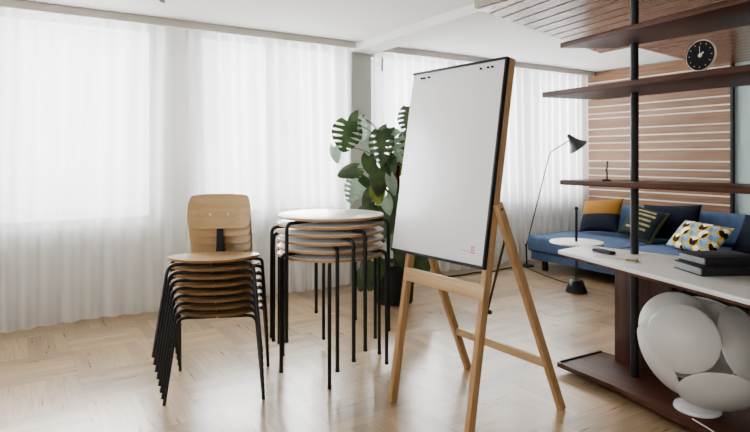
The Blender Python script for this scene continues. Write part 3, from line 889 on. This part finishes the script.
bm = bmesh.new(); tube(bm, spline([(5.22, 4.84, .006), (5.10, 4.55, .006), (5.0, 4.25, .006), (4.93, 3.95, .006)], 8), .005, 8)
tag(obj('floor_lamp_cable', bm, MT['cable'], None, 60), 'brown cable lying on the parquet in front of the sofa end', 'cable')
bm = bmesh.new(); tube(bm, spline([(5.20, 4.93, .006), (4.95, 4.94, .007), (4.7, 4.90, .007), (4.5, 4.95, .008), (4.25, 4.93, .008), (4.0, 4.97, .008)], 8), .008, 8)
tag(obj('wall_cable', bm, MT['cable'], None, 60), 'dark cable running along the curtain hem behind the flip chart', 'cable')

# ------------------------------------------------------------------ monstera
PP = V(2.97, 4.38, 0)
PL = thing('monstera_plant', 'tall monstera plant with split leaves in a black pot', 'plant', PP)
bm = bmesh.new(); lathe(bm, [(0, 0), (.165, 0), (.175, .008), (.198, .36), (.196, .366), (.186, .366), (.184, .33), (0, .33)], 48); pot = obj('pot', bm, MT['pot'], PL, 35)
bm = bmesh.new(); lathe(bm, [(0, .3325), (.10, .336), (.182, .331)], 32); obj('soil', bm, MT['soil'], pot, 60)
bm = bmesh.new(); tube(bm, [(.03, 0, .32), (.035, 0, 1.38)], .030, 14); obj('moss_pole', bm, MT['moss'], PL, 60)
R_, F_, U_ = V(.845, -.533, 0), V(.534, .846, 0), V(0, 0, 1)
def leaf(c, tip, face, L, W, mat, split=True, fold=.25, droop=.35):
    """c = where the stalk joins (right, back, up from the pot's base), tip = direction of the tip, face = facing of the upper side"""
    c = R_*c[0]+F_*c[1]+U_*c[2]
    x = (R_*tip[0]+F_*tip[1]+U_*tip[2]).normalized(); n = (R_*face[0]+F_*face[1]+U_*face[2]); n = (n-x*n.dot(x)).normalized(); y = n.cross(x)
    def wid(t): return W*.5*(math.sin(PI*min(1, (t*.93+.07)**.72))**.8) if t < 1 else 0
    def P(t, s):
        # t along the midrib (0 base .. 1 tip), s across (-1..1)
        w = wid(t); a = s*w
        xx = L*(t-.16*(1-t)**2*abs(s)**1.5*1.6+(.17*abs(s)**1.3*(1-t) if split else .06*abs(s)*t))
        z = -fold*abs(a)*abs(s)-droop*L*t*t*.5+.15*abs(a)
        return c+x*xx+y*a+n*z
    bm = bmesh.new(); nl = 6
    for sd in (-1, 1):
        prev = None
        n_ = 24
        inner = .42 if split else 1.0
        cols = (0, .12, .24) if split else (0, .25, .5, .75, 1)
        rows = []
        for i in range(n_+1):
            t = i/n_*.985
            rows.append([bm.verts.new(P(t, sd*q)) for q in cols])
        for a, b in zip(rows, rows[1:]):
            for k in range(len(cols)-1): bm.faces.new((a[k], a[k+1], b[k+1], b[k]))
        if split:
            for l in range(nl):
                i0, i1 = l*4, l*4+4
                for i in range(i0, i1):
                    ends = []
                    for ii in (i, i+1):
                        col = [rows[ii][2]]
                        f = (ii-i0)/4
                        for q in (.50, .72, .90, 1.0):
                            g = {.50: .34, .72: .42, .90: .30, 1.0: .22 if (l+(sd > 0)) % 3 == 1 else 0}[q]
                            if l == 0: ff = f*(1-g*.5)
                            else: ff = g*.5+f*(1-g)
                            t = (i0+ff*4)/n_*.985
                            qq = q*(1-.05*abs(f-.5)*2*(q == 1.0))
                            col.append(bm.verts.new(P(min(t, .985), sd*qq)))
                        ends.append(col)
                    a, b = ends
                    for k in range(4): bm.faces.new((a[k], a[k+1], b[k+1], b[k]))
    bmesh.ops.remove_doubles(bm, verts=bm.verts[:], dist=.0004)
    lo = obj('leaf', bm, mat, PL, 180)
    # stalk back to the main stem
    zz = max(.35, min(1.30, c.z-.22)); 
    st_ = bmesh.new(); root = V(.03, 0, 0)+U_*zz
    midp = (root+c)*.5+U_*.07+(c-root).normalized()*.02
    tube(st_, spline([root, midp, c], 8), .005, 6, .0032); obj('leaf_stalk', st_, MT['stem'], lo, 60)
D, LI, OL = MT['leaf'], MT['leafl'], MT['leafy']
px = .0092
def lf(cx, cy, *a, back=0, **k): leaf(((cx-393)*px, back, 1.34-(cy-157)*px), *a, **k)
lf(349, 122, (-.15, -.25, -.95), (.25, -.95, .2), .29, .29, D, back=-.15)
lf(362, 117, (.12, -.1, -1), (.9, -.35, .2), .27, .24, LI, back=-.05)
lf(358, 115, (-.6, -.2, -.8), (.3, -.8, .5), .16, .15, D, split=False, back=.05)
lf(334, 147, (.10, -.1, -1), (-.5, -.8, .2), .15, .13, LI, split=False, back=-.1)
lf(380, 131, (.0, -.35, -.95), (-.15, -.9, .4), .32, .24, D, back=-.16)
lf(390, 133, (.25, -.1, -.9), (-.65, -.7, .3), .34, .24, LI, back=-.10)
lf(387, 128, (-.5, -.4, -.6), (.0, -.6, .8), .17, .17, D, split=False, back=-.05)
lf(408, 106, (-.15, -.3, -.9), (-.55, -.8, .3), .26, .24, D, back=.0)
lf(408, 134, (-.2, -.3, -.9), (-.35, -.9, .3), .32, .26, D, back=-.05)
lf(357, 168, (-.9, -.3, -.25), (-.2, -.75, .65), .19, .19, D, split=False, back=-.15)
lf(357, 178, (-.25, -.3, -.9), (.5, -.8, .2), .24, .21, LI, back=-.1)
lf(360, 177, (.75, -.2, -.65), (.3, -.8, .5), .18, .10, D, split=False, back=-.08)
lf(368, 156, (.1, -.3, -.9), (.3, -.9, .2), .17, .15, D, split=False, back=-.05)
lf(379, 168, (-.05, -.35, -.95), (.1, -.95, .25), .25, .19, D, split=False, back=-.17)
lf(389, 176, (.25, -.35, -.85), (.5, -.85, .1), .17, .12, LI, split=False, back=-.2)
lf(371, 190, (-.5, -.2, -.8), (.1, -.9, .3), .15, .11, D, split=False, back=-.18)
lf(384, 196, (.2, -.3, -.9), (-.3, -.9, .2), .16, .12, LI, split=False, back=-.2)
lf(395, 214, (-.3, -.3, -.9), (.3, -.9, .2), .17, .13, OL, split=False, back=-.2)
lf(366, 140, (.3, -.2, -.9), (-.2, -.9, .2), .14, .10, LI, split=False, back=-.02)
lf(386, 158, (.1, -.3, -.9), (-.4, -.8, .3), .2, .17, D, split=False, back=-.1)
lf(374, 204, (-.75, -.45, -.25), (.0, -.6, .8), .2, .16, D, split=False, back=-.15)
lf(376, 186, (.1, -.3, -.9), (.2, -.9, .2), .16, .15, OL, split=False, back=-.19)
lf(398, 188, (-.3, -.3, -.9), (-.3, -.9, .2), .25, .21, D, split=False, back=-.16)
lf(401, 192, (.1, -.3, -.95), (-.6, -.7, .2), .26, .2, LI, split=False, back=-.12)
lf(401, 158, (.2, -.3, -.9), (-.2, -.9, .3), .2, .18, OL, split=False, back=.05)
lf(386, 208, (-.2, -.4, -.9), (-.3, -.9, .2), .26, .22, D, split=False, back=-.18)
lf(392, 222, (.2, -.4, -.9), (.2, -.9, .2), .28, .23, LI, split=False, back=-.15)
lf(380, 225, (-.4, -.3, -.8), (-.3, -.9, .2), .25, .2, D, split=False, back=-.1)
lf(402, 240, (.2, -.35, -.9), (.2, -.8, .2), .26, .22, D, split=False, back=-.24)
lf(412, 245, (.5, -.2, -.8), (-.1, -.9, .3), .26, .2, D, split=False, back=-.1)
lf(372, 258, (-.12, -.25, -.95), (-.1, -.95, .15), .25, .23, D, split=False, back=-.22)
lf(364, 272, (-.3, -.1, -.9), (-.3, -.8, .4), .19, .17, D, split=False, back=.0)
lf(412, 268, (.6, .0, -.55), (.1, -.8, .5), .2, .17, D, split=False, back=.05)

# ------------------------------------------------------------------ pendant whose hooked end dips into view
PD = thing('pendant_hook', 'thin grey curved metal hook hanging from the plaster ceiling', 'pendant hook', (.59, 3.0, 0))
bm = bmesh.new(); lathe(bm, [(0, 2.499), (.04, 2.499), (.042, 2.49), (.03, 2.475), (0, 2.472)], 24); obj('ceiling_rose', bm, MT['grey'], PD, 40)
bm = bmesh.new(); tube(bm, spline([(0, 0, 2.474), (.0, 0, 2.30), (.0, 0, 2.20), (.012, -.008, 2.145), (.030, -.019, 2.12), (.044, -.028, 2.116)], 8), .007, 10); obj('rod', bm, MT['book'], PD, 60)

# ------------------------------------------------------------------ light
W_ = bpy.data.worlds.new('sky'); scene.world = W_; W_.use_nodes = True
bg = W_.node_tree.nodes['Background']; bg.inputs[0].default_value = (.93, .96, 1, 1); bg.inputs[1].default_value = 1.0
def area(name, loc, rot, sx, sy, power, col=(1, 1, 1)):
    l = bpy.data.lights.new(name, 'AREA'); l.shape = 'RECTANGLE'; l.size = sx; l.size_y = sy; l.energy = power; l.color = col
    o = bpy.data.objects.new(name, l); COL.objects.link(o); o.location = loc; o.rotation_euler = rot; return o
RAD = 13
for i, (a, b) in enumerate(WIN):
    w, h = b-a+.3, HEAD-SILL+.3
    area('daylight_%d' % (i+1), ((a+b)/2, YW+.55, (SILL+HEAD)/2+.05), (math.radians(-90), 0, 0), w, h, RAD*PI*w*h, (.965, .985, 1))
area('daylight_4', (X0-.5, (LW[0]+LW[1])/2, (LW[2]+LW[3])/2), (0, math.radians(-90), 0), LW[3]-LW[2]+.2, LW[1]-LW[0]+.2, 2.2*PI*(LW[3]-LW[2]+.2)*(LW[1]-LW[0]+.2), (1, .985, .96))  # added fill lamp behind the made-up left window

# ------------------------------------------------------------------ camera
cam = bpy.data.cameras.new('camera'); cam.lens = 36*571/750; cam.sensor_width = 36; cam.shift_y = -59/750; cam.clip_start = .05
co = bpy.data.objects.new('camera', cam); COL.objects.link(co)
co.location = (0, 0, 1.34); co.rotation_euler = (math.radians(90), 0, math.radians(-32.26)); scene.camera = co
scene.view_settings.view_transform = 'AgX'
scene.view_settings.look = 'AgX - Medium High Contrast'
scene.view_settings.exposure = 0.56
scene.cycles.use_denoising = True
scene.cycles.max_bounces = 14; scene.cycles.diffuse_bounces = 6; scene.cycles.transparent_max_bounces = 16
